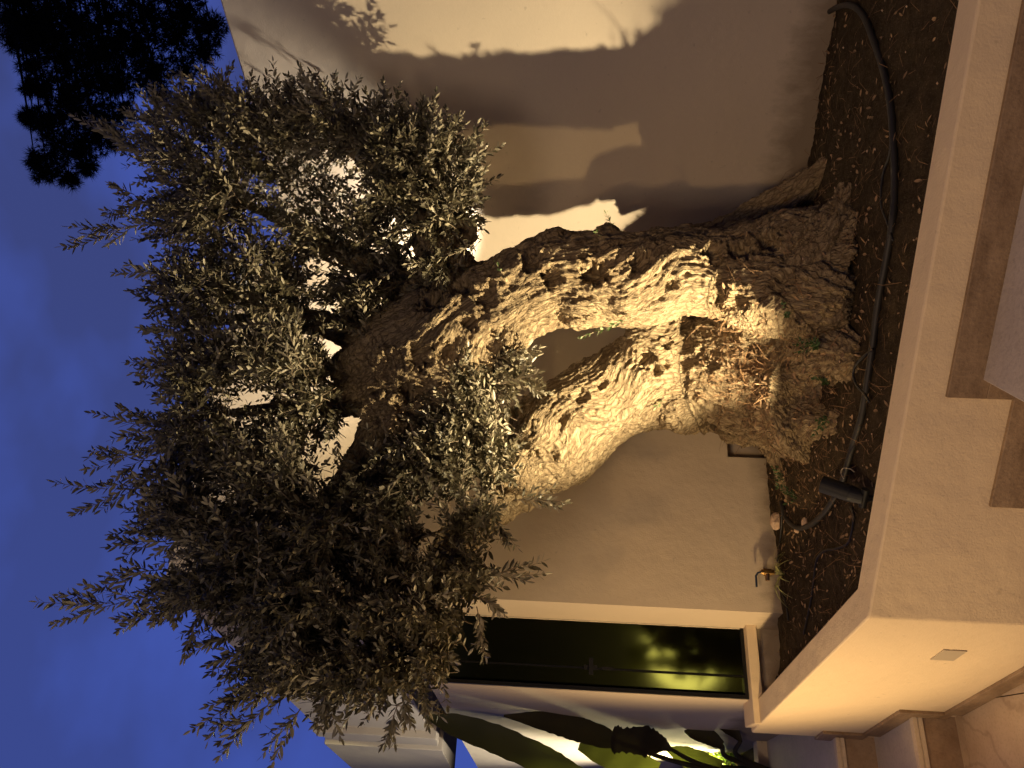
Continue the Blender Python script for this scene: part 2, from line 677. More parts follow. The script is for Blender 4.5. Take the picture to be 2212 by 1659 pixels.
# ------------------------------------------------------------------ garden wall (right)
gw = MB()
pT0, pT1 = PV(475, 0, W0, W0 + Wd), PV(605, 430, W0, W0 + Wd)
uT0, uT1 = (V2(pT0) - W0).dot(Wd), (V2(pT1) - W0).dot(Wd)
sl = (pT1.z - pT0.z) / (uT1 - uT0)
top_at = lambda u: pT0.z + sl * (u - uT0)
uq = (Q - W0).dot(Wd)
Wn = Vector((-Wd.y, Wd.x))
if Wn.y < 0:
    Wn = -Wn
ga, gb = W0 + Wd * (uq - .25), W0 + Wd * 1.9
gw.prism([ga, gb, gb + Wn * .18, ga + Wn * .18], .25, [top_at(uq - .25), top_at(1.9), top_at(1.9), top_at(uq - .25)])
tag(gw.build('garden_wall', M['wall'], loc=(W0.x, W0.y, .25), bevel=.008), 'tall cream rendered garden wall behind the olive tree catching its shadow', 'wall')

# ------------------------------------------------------------------ house
house = thing('house', 'cream rendered house corner with dark glass and long overhead beam', 'house', (K.x, K.y, .3))
Z_H = PV(375, 1278, K, K + b2).z
Z_B = PV(855, 1439, K, K + b2).z
print('house top', Z_H, 'beam bottom', Z_B)
hw = MB()
TW = .235
# niche opening in the front wall near the ground
n0 = (V2(PV(1600, 988, K, K + a_dir)) - K).dot(a_dir)
n1 = n0 + .30
zt = PV(1570, 960, K, K + a_dir).z
print('niche', n0, zt)
LW = (Q - K).length + .1
kk = K
hw.prism([kk, kk + a_dir * n0, kk + a_dir * n0 + b2 * TW, kk + b2 * TW], .3, Z_B)
hw.prism([kk + a_dir * n0, kk + a_dir * n1, kk + a_dir * n1 + b2 * TW, kk + a_dir * n0 + b2 * TW], zt, Z_B)
hw.prism([kk + a_dir * n1, kk + a_dir * LW, kk + a_dir * LW + b2 * TW, kk + a_dir * n1 + b2 * TW], .3, Z_B)
hw.prism([kk + a_dir * (n0 - .02) + b2 * .06, kk + a_dir * (n1 + .02) + b2 * .06, kk + a_dir * (n1 + .02) + b2 * .2, kk + a_dir * (n0 - .02) + b2 * .2], .3, zt + .02)
hw.prism([kk, kk + a_dir * LW, kk + a_dir * LW + b2 * TW, kk + b2 * TW], Z_B, Z_H)
hw.build('wall', M['house'], house)
bm_ = MB()
e1 = V2(PV(800, 1572, K, K + b2))
e2 = V2(PV(820, 1645, K, K + b2))
bl = (e2 - K).dot(b2)
bm_.prism([K + b2 * TW, K + b2 * bl, K + b2 * bl + a_dir * .32, K + b2 * TW + a_dir * .32], Z_B, Z_H - .002)
bm_.build('beam', M['house'], house)
eb = MB()
l1 = (e1 - K).dot(b2)
for (s, t, out, za, zb) in ((l1, l1 + .18, .05, Z_B - .05, Z_H + .01), (l1 + .22, l1 + .36, .035, Z_B - .03, Z_H - .01), (l1 + .40, bl + .05, .06, Z_B - .06, Z_H + .012)):
    eb.prism([K + b2 * s - a_dir * out, K + b2 * t - a_dir * out, K + b2 * t + a_dir * .36, K + b2 * s + a_dir * .36], za, zb)
eb.build('beam_end', M['house'], house, bevel=.006)

G1 = K + b2 * (TW + .002) + a_dir * .02
G2 = Vector((-1.325, 3.362))
gd = (G2 - G1)
GL = gd.length
gd.normalize()
gn = Vector((gd.y, -gd.x))
if gn.y > 0:
    gn = -gn                                     # towards the camera
Z_S, Z_GT = .69, 2.08
side = MB()
c_dir = Vector((-.53, .848)).normalized()
c_in = Vector((c_dir.y, -c_dir.x))
side.prism([G2, G2 + c_dir * 4.5, G2 + c_dir * 4.5 + c_in * .03, G2 + c_in * .03], .2, Z_GT)
side.build('side_wall', M['house'], house)
low = MB()
lw0 = isect(G1, gd, K, b2)
low.prism([lw0 - gd * .02 + gn * .02, G2 + gn * .02 + gd * .03, G2 - gn * .12 + gd * .0, lw0 - gn * .12], .3, Z_S - .045)
low.build('plinth', M['house'], house)
sil = MB()
sil.prism([lw0 - gd * .03 + gn * .07, G2 + gn * .07 + gd * .10, G2 - gn * .10 + gd * .10, lw0 - gn * .10 - gd * .03], Z_S - .045, Z_S)
sil.build('sill', M['planter'], house, bevel=.004)
wf = MB()
bar = .016
wl = GL - .004
O = G1 + gd * .002


def wbar(mb, s0, s1, z0, z1, t0=-.02, t1=.02):
    mb.prism([O + gd * s0 + gn * t0, O + gd * s1 + gn * t0, O + gd * s1 + gn * t1, O + gd * s0 + gn * t1], z0, z1)


ms = wl * .70
wbar(wf, 0, bar, Z_S + .001, Z_GT)
wbar(wf, wl - bar, wl, Z_S + .001, Z_GT)
wbar(wf, bar, wl - bar, Z_S + .001, Z_S + bar)
wbar(wf, bar, wl - bar, Z_GT - bar, Z_GT)
wbar(wf, ms - .004, ms + .004, Z_S + bar, Z_GT - bar, -.012, .012)
win = wf.build('window', M['frame'], house)
for (s0, s1) in ((bar, ms - .004), (ms + .004, wl - bar)):
    pn = MB()
    wbar(pn, s0, s1, Z_S + bar, Z_GT - bar, -.003, .003)
    pn.build('pane', M['glass'], win)
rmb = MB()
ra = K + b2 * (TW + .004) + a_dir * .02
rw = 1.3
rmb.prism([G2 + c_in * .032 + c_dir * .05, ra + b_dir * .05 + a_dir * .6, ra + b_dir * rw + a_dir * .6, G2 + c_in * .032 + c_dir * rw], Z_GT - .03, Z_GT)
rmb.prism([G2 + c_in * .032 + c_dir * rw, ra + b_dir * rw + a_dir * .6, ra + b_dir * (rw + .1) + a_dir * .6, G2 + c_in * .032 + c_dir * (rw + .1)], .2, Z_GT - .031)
rmb.build('glass_backing', simple('dark_backing', (.05, .045, .035), .9), house)  # unseen dark ceiling and back wall, put in to hide sky behind the glass
lt = MB()
zl = PV(1275, 1437, O, O + gd).z
wbar(lt, ms - .04, ms + .03, zl - .012, zl + .008, .013, .035)
wbar(lt, ms - .010, ms + .010, zl - .03, zl + .03, .013, .028)
wbar(lt, ms - .007, ms + .007, zl - .10, zl - .05, .013, .022)
lt.build('latch', M['black_metal'], win)

# ------------------------------------------------------------------ olive tree trunk
def tree_shift(ti, xd, yd):
    if ti >= 16:
        return 0
    low = max(0, min(1, (1870 - xd) / 220))
    if ti in (12, 13, 14):
        return .52 * low
    if ti in (1, 2):
        hi = max(0, min(1, (xd - 850) / 250))
        return (.12 + .55 * hi) * low
    if ti == 10:
        return .27 * low
    return .05 * low


tubes_px = [
    # right trunk
    [(1830, 600, 2.84, 165), (1760, 592, 2.86, 140), (1680, 580, 2.90, 116), (1580, 592, 2.92, 95), (1480, 590, 2.93, 90), (1400, 604, 2.94, 98),
     (1300, 603, 2.94, 98), (1200, 606, 2.94, 97), (1130, 634, 2.93, 98), (1060, 672, 2.92, 112), (1000, 712, 2.90, 112),
     (930, 748, 2.88, 120), (860, 790, 2.86, 112), (800, 840, 2.84, 84), (770, 865, 2.83, 60)],
    # left trunk
    [(1820, 850, 2.70, 165), (1720, 830, 2.71, 150), (1620, 800, 2.73, 136), (1500, 802, 2.73, 124), (1400, 824, 2.73, 108), (1320, 854, 2.72, 97),
     (1250, 900, 2.70, 100), (1200, 945, 2.68, 106), (1150, 975, 2.66, 98), (1105, 1005, 2.65, 84)],
    # limb going on from the left trunk
    [(1135, 1035, 2.64, 62), (1075, 1085, 2.63, 44), (1015, 1135, 2.61, 42), (965, 1200, 2.58, 37), (935, 1275, 2.55, 25), (890, 1370, 2.50, 14), (850, 1450, 2.46, 7)],
    # limbs from the head
    [(860, 740, 2.90, 60), (800, 735, 2.90, 44), (735, 712, 2.92, 31), (670, 694, 2.95, 25), (600, 700, 2.98, 20), (520, 690, 3.0, 12), (430, 700, 3.0, 6)],
    [(850, 905, 2.80, 60), (800, 960, 2.76, 40), (755, 1030, 2.72, 30), (700, 1095, 2.68, 23), (620, 1150, 2.64, 13), (540, 1190, 2.6, 7)],
    [(940, 680, 2.93, 70), (880, 630, 2.97, 48), (800, 575, 3.02, 30), (700, 520, 3.06, 20), (600, 470, 3.1, 13), (500, 430, 3.1, 7)],
    [(985, 640, 2.93, 75), (960, 570, 2.92, 58), (940, 510, 2.92, 44), (900, 440, 2.92, 24), (820, 370, 2.92, 14), (740, 320, 2.93, 8)],
    [(790, 850, 2.82, 55), (700, 870, 2.80, 24), (610, 880, 2.78, 16), (520, 890, 2.75, 9), (440, 900, 2.72, 5)],
    # cut stubs facing out
    [(850, 880, 2.80, 60), (825, 893, 2.70, 46), (815, 897, 2.655, 43)],
    [(880, 800, 2.86, 60), (845, 790, 2.74, 42), (838, 788, 2.70, 38)],
    # big right root
    [(1440, 560, 2.96, 60), (1520, 532, 2.97, 46), (1585, 508, 2.98, 44), (1650, 468, 2.99, 44), (1710, 428, 2.99, 38), (1770, 385, 2.98, 32), (1830, 350, 2.95, 26)],
    # front roots
    [(1600, 620, 2.84, 80), (1700, 640, 2.76, 90), (1790, 650, 2.66, 80), (1850, 650, 2.60, 50)],
    [(1640, 760, 2.70, 90), (1740, 755, 2.64, 95), (1820, 760, 2.57, 75), (1870, 765, 2.53, 40)],
    [(1600, 850, 2.68, 90), (1680, 880, 2.65, 90), (1760, 900, 2.60, 60), (1830, 915, 2.56, 30)],
    [(1620, 880, 2.74, 66), (1668, 930, 2.80, 46), (1690, 985, 2.80, 28), (1700, 1040, 2.80, 16), (1715, 1100, 2.8, 8)],
    [(1700, 700, 2.75, 100), (1780, 560, 2.74, 80), (1830, 470, 2.76, 50), (1850, 400, 2.80, 30)],
    # the foot of the left trunk running out into the soil
    [(1540, 800, 3.28, 100), (1640, 800, 3.14, 118), (1730, 800, 2.95, 105), (1810, 800, 2.76, 60), (1850, 800, 2.66, 25)],
    [(1580, 860, 3.27, 80), (1670, 890, 3.12, 75), (1740, 925, 2.96, 50), (1790, 960, 2.82, 24)],
    [(1600, 720, 3.15, 80), (1700, 715, 2.98, 95), (1790, 690, 2.80, 70), (1845, 670, 2.66, 30)],
]
axis_pts, axis_t, axis_s, axis_r, axis_ref, axis_bi = [], [], [], [], [], []
tb = MB()
SEG = 28
for ti, tp in enumerate(tubes_px):
    rows = []
    for xd, yd, D, r in tp:
        D += tree_shift(ti, xd, yd)
        p = P(xd, yd, D)
        rows.append((p.x, p.y, p.z, r * D / F_PX))
    rows = catmull(rows, 6)
    pts = [Vector(r[:3]) for r in rows]
    rad = [max(.006, r[3]) for r in rows]
    tb.tube(pts, rad, SEG)
    # round end cap on the tip
    s = 0
    ref = (pts[1] - pts[0]).orthogonal().normalized()
    for i, p in enumerate(pts):
        t = (pts[min(i + 1, len(pts) - 1)] - pts[max(i - 1, 0)]).normalized()
        ref = (ref - t * ref.dot(t)).normalized()
        if i:
            s += (p - pts[i - 1]).length
        axis_pts.append(p[:]); axis_t.append(t[:]); axis_s.append(s + ti * 3.7); axis_r.append(rad[i])
        axis_ref.append(ref[:]); axis_bi.append(t.cross(ref)[:])


def ball(mb, c, r, sq=(1, 1, 1), seg=16, rings=10):
    vs, fs = [], []
    for i in range(rings + 1):
        ph = PI * i / rings
        for k in range(seg):
            an = 2 * PI * k / seg
            vs.append((c[0] + r * sq[0] * math.sin(ph) * math.cos(an), c[1] + r * sq[1] * math.sin(ph) * math.sin(an), c[2] + r * sq[2] * math.cos(ph)))
    for i in range(rings):
        for k in range(seg):
            fs.append((i * seg + k, (i + 1) * seg + k, (i + 1) * seg + (k + 1) % seg, i * seg + (k + 1) % seg))
    mb.add(vs, fs)


# burls and swellings
for xd, yd, D, r in ((1315, 520, 2.92, 34), (1195, 545, 2.9, 48), (1105, 575, 2.9, 42), (1420, 520, 2.93, 28), (1480, 515, 2.95, 26),
                     (1235, 925, 2.68, 58), (1480, 880, 2.70, 62), (1560, 860, 2.68, 70), (1600, 905, 2.70, 56), (1350, 640, 2.84, 44), (1250, 660, 2.86, 48),
                     (1080, 720, 2.84, 60), (1010, 770, 2.82, 66), (950, 830, 2.80, 62), (905, 700, 2.84, 60), (960, 560, 2.88, 50), (1000, 500, 2.92, 34),
                     (885, 880, 2.78, 50), (860, 930, 2.76, 46), (1160, 930, 2.60, 50), (1120, 1020, 2.60, 48), (1420, 760, 2.66, 48), (1530, 740, 2.66, 46),
                     (760, 790, 2.86, 44), (1640, 910, 2.72, 50), (1390, 745, 2.68, 48), (1412, 724, 2.68, 44), (1460, 722, 2.70, 50), (1585, 800, 2.66, 118), (1570, 745, 2.62, 84), (1600, 860, 2.66, 84)):
    D += .58 if (yd > 720 and xd > 1090) else .05
    ball(tb, P(xd, yd, D), r * D / F_PX)

tmp = tb.build('trunk_tmp', M['bark'])
rm = tmp.modifiers.new('r', 'REMESH')
rm.mode = 'VOXEL'
rm.voxel_size = .0062
sm_ = tmp.modifiers.new('s', 'SMOOTH')
sm_.iterations = 10
sm_.factor = .6
dg = bpy.context.evaluated_depsgraph_get()
tme = bpy.data.meshes.new_from_object(tmp.evaluated_get(dg))
bpy.data.objects.remove(tmp)
nv = len(tme.vertices)
co = np.zeros(nv * 3)
tme.vertices.foreach_get('co', co)
co = co.reshape(-1, 3)
no = np.zeros(nv * 3)
tme.vertices.foreach_get('normal', no)
no = no.reshape(-1, 3)
AP, AT, AS, AR = map(np.array, (axis_pts, axis_t, axis_s, axis_r))
ARF, ABI = np.array(axis_ref), np.array(axis_bi)
near = np.zeros(nv, int)
for c in range(0, nv, 4000):
    d = np.linalg.norm(co[c:c + 4000, None, :] - AP[None], axis=2) / (AR[None] + .02)
    near[c:c + 4000] = d.argmin(1)
rel = co - AP[near]
s_ = AS[near] + (rel * AT[near]).sum(1)
ca = (rel * ARF[near]).sum(1)
sa = (rel * ABI[near]).sum(1)
grain = np.stack([ca, sa, s_], 1)

# hollows: (pixel, depth guess, radius px, depth m) projected onto the surface
tree_bvh = BVHTree.FromPolygons([tuple(v) for v in co], [tuple(p.vertices) for p in tme.polygons])


def hit(xd, yd):
    r = ray(xd, yd).normalized()
    loc, nrm, fi, dist = tree_bvh.ray_cast(CAM, r)
    return loc, nrm


disp = np.zeros(nv)
hol = [(1285, 590, 34, .075), (1150, 560, 30, .045), (1190, 600, 26, .04), (1380, 560, 24, .035), (1395, 775, 22, .045), (1415, 798, 15, .04), (1435, 785, 13, .03), (1440, 740, 12, .03),
       (1250, 860, 17, .035), (1215, 905, 13, .02), (1300, 830, 12, .02), (1280, 895, 10, .015), (1190, 985, 16, .025),
       (1560, 655, 26, .05), (1600, 650, 20, .04), (1480, 700, 22, .03), (1655, 520, 30, .05), (1600, 540, 26, .05), (1540, 545, 24, .04), (1450, 610, 16, .02),
       (1540, 790, 18, .03), (1515, 760, 12, .03), (1620, 760, 16, .03), (1640, 820, 18, .03), (1500, 850, 12, .02), (1700, 690, 24, .03), (1690, 610, 24, .03),
       (1050, 640, 30, .03), (990, 620, 30, .05), (930, 650, 30, .05), (905, 770, 30, .05), (960, 760, 24, .03), (880, 840, 26, .04), (1100, 900, 24, .03), (1010, 700, 18, .03),
       (815, 895, 34, .014), (838, 788, 28, .012)]
for (xd, yd, rp, dp) in hol:
    loc, nrm = hit(xd, yd)
    if loc is None:
        continue
    rr = rp * loc.y / F_PX
    rv = co - np.array(loc)
    # irregular pit edge
    dist = np.linalg.norm(rv, axis=1)
    selm = dist < rr * 1.8
    for i in np.nonzero(selm)[0]:
        q = Vector(co[i])
        w = 1 + .75 * noise.noise(q * 34) + .45 * noise.noise(q * 80)
        x = dist[i] / (rr * w)
        if x < 1:
            disp[i] -= dp * (1 - x ** 3)
        elif x < 1.35:
            disp[i] += .008 * (1.35 - x) / .35

tw = 2.2
for i in range(nv):
    p = Vector(co[i])
    r = math.hypot(ca[i], sa[i])
    th = math.atan2(sa[i], ca[i]) + tw * s_[i] * .35 + .45 * noise.noise(p * 4.0)
    rr = min(r, AR[near[i]] * 1.1)
    k = min(1.0, AR[near[i]] / .05)
    g1 = noise.noise(Vector((math.cos(th) * 3.2, math.sin(th) * 3.2, s_[i] * 2.6)))
    g2 = noise.noise(Vector((math.cos(th) * rr * 62, math.sin(th) * rr * 62, s_[i] * 7)))
    g3 = noise.noise(Vector((math.cos(th) * rr * 150, math.sin(th) * rr * 150, s_[i] * 16 + 7)))
    g4 = noise.noise(p * 16)
    g5 = noise.noise(p * 42)
    g6 = noise.noise(p * 85)
    g7 = noise.noise(p * 48 + Vector((3, 1, 9)))
    pit = max(0.0, g7 - .22) * (1.0 if g4 > -.15 else .35)
    lump = .020 * g1 + .008 * g4
    g8 = noise.noise(Vector((math.cos(th) * rr * 110 + 5, math.sin(th) * rr * 110, s_[i] * 13)))
    disp[i] += k * (lump + .008 * (.45 - abs(g2) * 1.8) + .007 * (.4 - abs(g3) * 1.6) + .007 * g8 + .005 * g5 * (1 if g4 > 0 else .4) + .003 * g6 - .022 * pit)
    grain[i] = (math.cos(th) * rr, math.sin(th) * rr, s_[i])
co2 = co + no * disp[:, None]
tme.vertices.foreach_set('co', co2.ravel())
at = tme.attributes.new('grain', 'FLOAT_VECTOR', 'POINT')
at.data.foreach_set('vector', grain.ravel())
tme.polygons.foreach_set('use_smooth', [True] * len(tme.polygons))
tme.update()
print('trunk verts', nv)

olive = thing('olive_tree', 'old gnarled olive tree with two twisted trunks lit from below in the planter', 'tree', (TREE.x, TREE.y, .58))
tme.transform(Matrix.Translation(-olive.location))
tme.materials.clear()
tme.materials.append(M['bark'])
tme.name = 'trunk'
trunk = bpy.data.objects.new('trunk', tme)
COL.objects.link(trunk)
trunk.parent = olive
trunk_bvh = BVHTree.FromPolygons([tuple(v) for v in co2], [tuple(p.vertices) for p in tme.polygons])


def thit(xd, yd):
    loc, nrm, fi, dist = trunk_bvh.ray_cast(CAM, ray(xd, yd).normalized())
    return loc, nrm


# ------------------------------------------------------------------ foliage
def rvec():
    v = Vector(rng.normal(size=3))
    return v.normalized()


def add_leaf(mb, base, d, nrm, L, w, mi=0):
    side = d.cross(nrm)
    if side.length < 1e-5:
        side = d.orthogonal()
    side.normalize()
    up = side.cross(d)
    curl = random.uniform(-.12, .12) * L
    a, b2_, t = base + d * (.32 * L) + up * curl * .3, base + d * (.68 * L) + up * curl * .7, base + d * L + up * curl
    lift = up * (w * .22)
    mb.add([base, a + side * w * .9 + lift, b2_ + side * w * .85 + lift, t, b2_ - side * w * .85 + lift, a - side * w * .9 + lift],
           [(0, 1, 2, 3), (0, 3, 4, 5)], mi)


def twig(mb, base, d, L, spacing=.016, leafL=.046, leafW=.0058, bend=None, sr=.0016, mi_leaf=0, mi_stem=1, bare=.12, keep=.93):
    n = max(3, int(L / .04))
    pts = [base]
    dirv = d.normalized()
    bend = bend if bend is not None else (rvec() * .25 + Vector((0, 0, .12)))
    for i in range(n):
        dirv = (dirv + bend * (1.0 / n) + rvec() * .10).normalized()
        pts.append(pts[-1] + dirv * (L / n))
    mb.tube(pts, [sr * (1 - .65 * i / n) for i in range(n + 1)], 3, mi_stem, False)
    ref = dirv.orthogonal().normalized()
    k = 0
    s = L * bare
    while s < L:
        x = s / L * n
        i = min(int(x), n - 1)
        p = pts[i].lerp(pts[i + 1], x - i)
        t = (pts[i + 1] - pts[i]).normalized()
        ref = (ref - t * ref.dot(t)).normalized()
        bi = t.cross(ref)
        ang = (k % 2) * PI / 2 + random.uniform(-.35, .35)
        sd = ref * math.cos(ang) + bi * math.sin(ang)
        tip = .65 + .35 * min(1, (L - s) / .08)
        for sg_ in (1, -1):
            if random.random() > keep:
                continue
            op = random.uniform(.55, 1.0)
            ld = (t * math.cos(op) + sd * (sg_ * math.sin(op)) + rvec() * .18).normalized()
            add_leaf(mb, p, ld, (t + rvec() * .5), leafL * random.uniform(.7, 1.2) * tip, leafW * random.uniform(.8, 1.2), mi_leaf)
        s += spacing * random.uniform(.8, 1.25)
        k += 1
    ld = dirv
    add_leaf(mb, pts[-1], ld, rvec(), leafL * .7, leafW * .8, mi_leaf)


crown = MB()
skel = [Vector(p) for p, r in zip(axis_pts, axis_r) if r < .09 and p[2] > 1.55]
blobs = [  # pixel centre, depth, extent down / across (px), depth extent m, twigs
    (380, 310, 3.00, 85, 95, .30, 42), (470, 230, 2.98, 80, 45, .22, 26), (560, 270, 2.95, 110, 75, .28, 50), (700, 265, 2.92, 110, 75, .28, 52), (840, 300, 2.88, 95, 80, .26, 50),
    (930, 330, 2.86, 65, 70, .20, 38), (950, 450, 2.84, 70, 80, .22, 42), (850, 420, 2.92, 75, 80, .28, 34), (640, 400, 3.02, 110, 90, .32, 26),
    (430, 470, 2.92, 110, 85, .36, 50), (540, 590, 2.86, 110, 80, .38, 42), (420, 640, 2.78, 80, 80, .36, 42), (430, 790, 2.66, 80, 85, .36, 46),
    (560, 760, 2.60, 100, 85, .36, 44), (660, 900, 2.62, 80, 70, .30, 26), (430, 950, 2.62, 100, 90, .38, 52), (570, 1020, 2.52, 110, 90, .36, 52), (400, 1110, 2.56, 80, 80, .34, 44),
    (520, 1180, 2.46, 110, 85, .36, 56), (680, 1150, 2.44, 100, 90, .32, 50), (800, 1080, 2.52, 90, 85, .28, 40), (840, 1200, 2.48, 90, 85, .28, 44), (440, 1270, 2.44, 90, 50, .30, 34),
    (610, 1310, 2.38, 110, 85, .32, 54), (760, 1330, 2.36, 110, 85, .28, 54), (910, 1330, 2.36, 85, 75, .24, 42), (1000, 1240, 2.40, 60, 50, .15, 22), (660, 1450, 2.32, 90, 60, .26, 36),
    (800, 1460, 2.30, 90, 55, .22, 34), (580, 1420, 2.36, 60, 45, .22, 18), (910, 1430, 2.32, 55, 45, .18, 20),
    (1000, 900, 2.70, 75, 95, .12, 54), (950, 1000, 2.62, 70, 75, .16, 40), (1085, 800, 2.76, 45, 45, .07, 20), (880, 1010, 2.60, 60, 60, .18, 24), (1060, 1000, 2.66, 45, 55, .1, 18),
    (800, 640, 2.80, 80, 60, .2, 18), (720, 620, 2.9, 70, 70, .22, 12), (1010, 380, 2.85, 25, 70, .14, 12), (650, 520, 2.9, 80, 60, .3, 18), (830, 560, 2.86, 55, 50, .15, 13), (770, 690, 2.72, 40, 50, .1, 9), (1020, 1130, 2.50, 55, 55, .08, 13), (960, 570, 2.76, 45, 50, .1, 14), (600, 640, 2.85, 60, 70, .3, 26), (760, 500, 2.85, 70, 60, .2, 19), (500, 380, 2.95, 100, 70, .3, 34), (660, 790, 2.75, 60, 70, .25, 22), (880, 370, 2.8, 70, 80, .2, 30),
]


def wall_clear(p, margin=.07):
    dq = (V2(p) - W0).dot(Wn)
    if dq > -margin and p.z < 3.05:
        q = V2(p) - Wn * (dq + margin)
        p = Vector((q.x, q.y, p.z))
    n2 = b_dir
    dk = (V2(p) - K).dot(n2)
    if dk > -margin and (V2(p) - K).dot(a_dir) > -.3:
        q = V2(p) - n2 * (dk + margin)
        p = Vector((q.x, q.y, p.z))
    return p


branches = []
for (xd, yd, D, ex, ey, eD, n) in blobs:
    D += .13
    c = wall_clear(P(xd, yd, D))
    bpt = min(skel, key=lambda q: (q - c).length + (.25 if q.z > c.z + .1 else 0))
    mid = (bpt + c) * .5 + rvec() * .05 + Vector((0, 0, -.03))
    if (c - bpt).length > .08:
        branches.append((bpt, mid, c, .004 + .012 * min(1, (c - bpt).length)))
    for k in range(int(n * 2.7)):
        while True:
            q = Vector(rng.uniform(-1, 1, size=3))
            if q.length < 1:
                break
        pt = wall_clear(P(xd + q.x * ex, yd + q.y * ey, D + q.z * eD), .10)
        out = (pt - bpt)
        out = out.normalized() if out.length > 1e-4 else rvec()
        d = (out * .7 + rvec() * .65 + Vector((0, -.05, .28))).normalized()
        L = random.uniform(.13, .27)
        st_ = pt - d * (L * .5)
        twig(crown, wall_clear(st_, .06), d, L, leafL=random.uniform(.030, .043), leafW=.0058, spacing=.0145)

# long shoots standing out of the crown
shoots = [((360, 480), (148, 514), 2.95), ((400, 600), (260, 580), 2.85), ((400, 720), (300, 700), 2.75), ((400, 775), (285, 800), 2.7), ((430, 830), (325, 855), 2.66),
          ((360, 925), (200, 906), 2.62), ((340, 985), (168, 984), 2.6), ((350, 1030), (145, 1074), 2.58), ((390, 1110), (300, 1095), 2.55), ((360, 1170), (240, 1182), 2.5),
          ((350, 1230), (212, 1252), 2.48), ((350, 1285), (95, 1326), 2.45), ((390, 1320), (255, 1348), 2.42), ((500, 1370), (415, 1405), 2.38), ((540, 1400), (452, 1440), 2.35),
          ((590, 1470), (428, 1565), 2.3), ((600, 1500), (470, 1622), 2.28), ((650, 1530), (578, 1645), 2.26), ((330, 430), (235, 462), 2.95), ((330, 340), (255, 300), 3.0),
          ((300, 330), (175, 235), 3.02), ((360, 260), (330, 205), 3.0), ((700, 1490), (735, 1598), 2.26), ((640, 240), (630, 180), 2.9), ((740, 250), (730, 172), 2.88),
          ((830, 240), (828, 180), 2.86), ((900, 280), (920, 222), 2.86), ((960, 300), (1005, 268), 2.85), ((960, 360), (1012, 345), 2.84), ((980, 430), (1040, 500), 2.84),
          ((860, 1470), (890, 1570), 2.28), ((930, 1400), (975, 1440), 2.32), ((1030, 1310), (1050, 1412), 2.34), ((1040, 1290), (1085, 1330), 2.36), ((1020, 1240), (1175, 1238), 2.40),
          ((1060, 1110), (1120, 1180), 2.60), ((1110, 1080), (1220, 1080), 2.60), ((900, 1480), (935, 1560), 2.28), ((1050, 780), (1168, 762), 2.72), ((1080, 830), (1160, 800), 2.70), ((560, 1500), (455, 1520), 2.3),
          ((420, 1350), (395, 1420), 2.4), ((290, 420), (240, 400), 2.95), ((860, 1520), (835, 1600), 2.28)]
for (a, b, D) in shoots:
    D += .1
    pa_, pb_ = wall_clear(P(*a, D)), wall_clear(P(*b, D))
    d = pb_ - pa_
    twig(crown, pa_, d, d.length, spacing=.0145, leafL=.043, bend=Vector((0, 0, .02)) + rvec() * .08, sr=.0022)
    for k in range(4):
        t = random.uniform(.05, .6)
        pp = pa_.lerp(pb_, t)
        twig(crown, pp, (d.normalized() + rvec() * .5), d.length * random.uniform(.35, .55), leafL=.044)
crown.build('crown', [M['olive_leaf'], M['twig']], olive)
print('crown faces', len(crown.f))
for (a, mid, b, r) in branches:
    br = MB()
    pts = catmull([a, mid, b], 6)
    br.tube(pts, [r * (1 - .7 * i / (len(pts) - 1)) + .001 for i in range(len(pts))], 7)
    br.build('branch', M['twig'], olive, smooth=True)
# bare pale side branches that show in front of the head
for pl, r in (([(800, 690, 2.84), (765, 620, 2.84), (740, 580, 2.86), (700, 560, 2.88)], .011), ([(925, 860, 2.68), (935, 810, 2.66), (905, 770, 2.66)], .010),
              ([(800, 820, 2.72), (720, 830, 2.70), (680, 800, 2.70), (640, 790, 2.7)], .009), ([(915, 900, 2.66), (930, 870, 2.64)], .018), ([(900, 600, 2.8), (880, 540, 2.8), (830, 520, 2.8)], .007),
              ([(1010, 1180, 2.52), (960, 1150, 2.5), (900, 1160, 2.48)], .006), ([(900, 500, 2.78), (830, 505, 2.78), (760, 500, 2.8)], .007), ([(960, 455, 2.8), (1000, 440, 2.8), (1020, 450, 2.8)], .006)):
    br = MB()
    pts = catmull([P(q[0], q[1], q[2] + .22) for q in pl], 6)
    br.tube(pts, [r * (1 - .5 * i / (len(pts) - 1)) for i in range(len(pts))], 8)
    br.build('branch', M['twig'], olive, smooth=True)
# young sprigs growing straight out of the bark
for (a, b, n_) in (((1400, 672), (1250, 715), .10), ((1325, 497), (1312, 460), .05), ((1435, 858), (1418, 880), .05), ((1085, 590), (1070, 570), .05), ((1300, 512), (1285, 500), .03)):
    loc, nrm = thit(*a)
    if loc is None:
        loc = P(*a, 2.85)
    D = loc.y - .02
    tip = P(*b, D)
    sp = MB()
    d = tip - loc
    twig(sp, loc, d, d.length, spacing=.016, leafL=.026, leafW=.0052, bend=Vector((0, 0, .1)), sr=.0022, bare=.25)
    sp.build('sprig', [M['sprig_leaf'], M['twig']], olive)

# ------------------------------------------------------------------ litter and weeds
lit = MB()


def surf(x, y):
    loc, nrm, fi, d = trunk_bvh.ray_cast(Vector((x, y, 1.0)), Vector((0, 0, -1)))
    zs = soil_z(x, y)
    if loc is not None and loc.z > zs:
        return loc, nrm
    return Vector((x, y, zs + .004)), Vector((0, 0, 1))


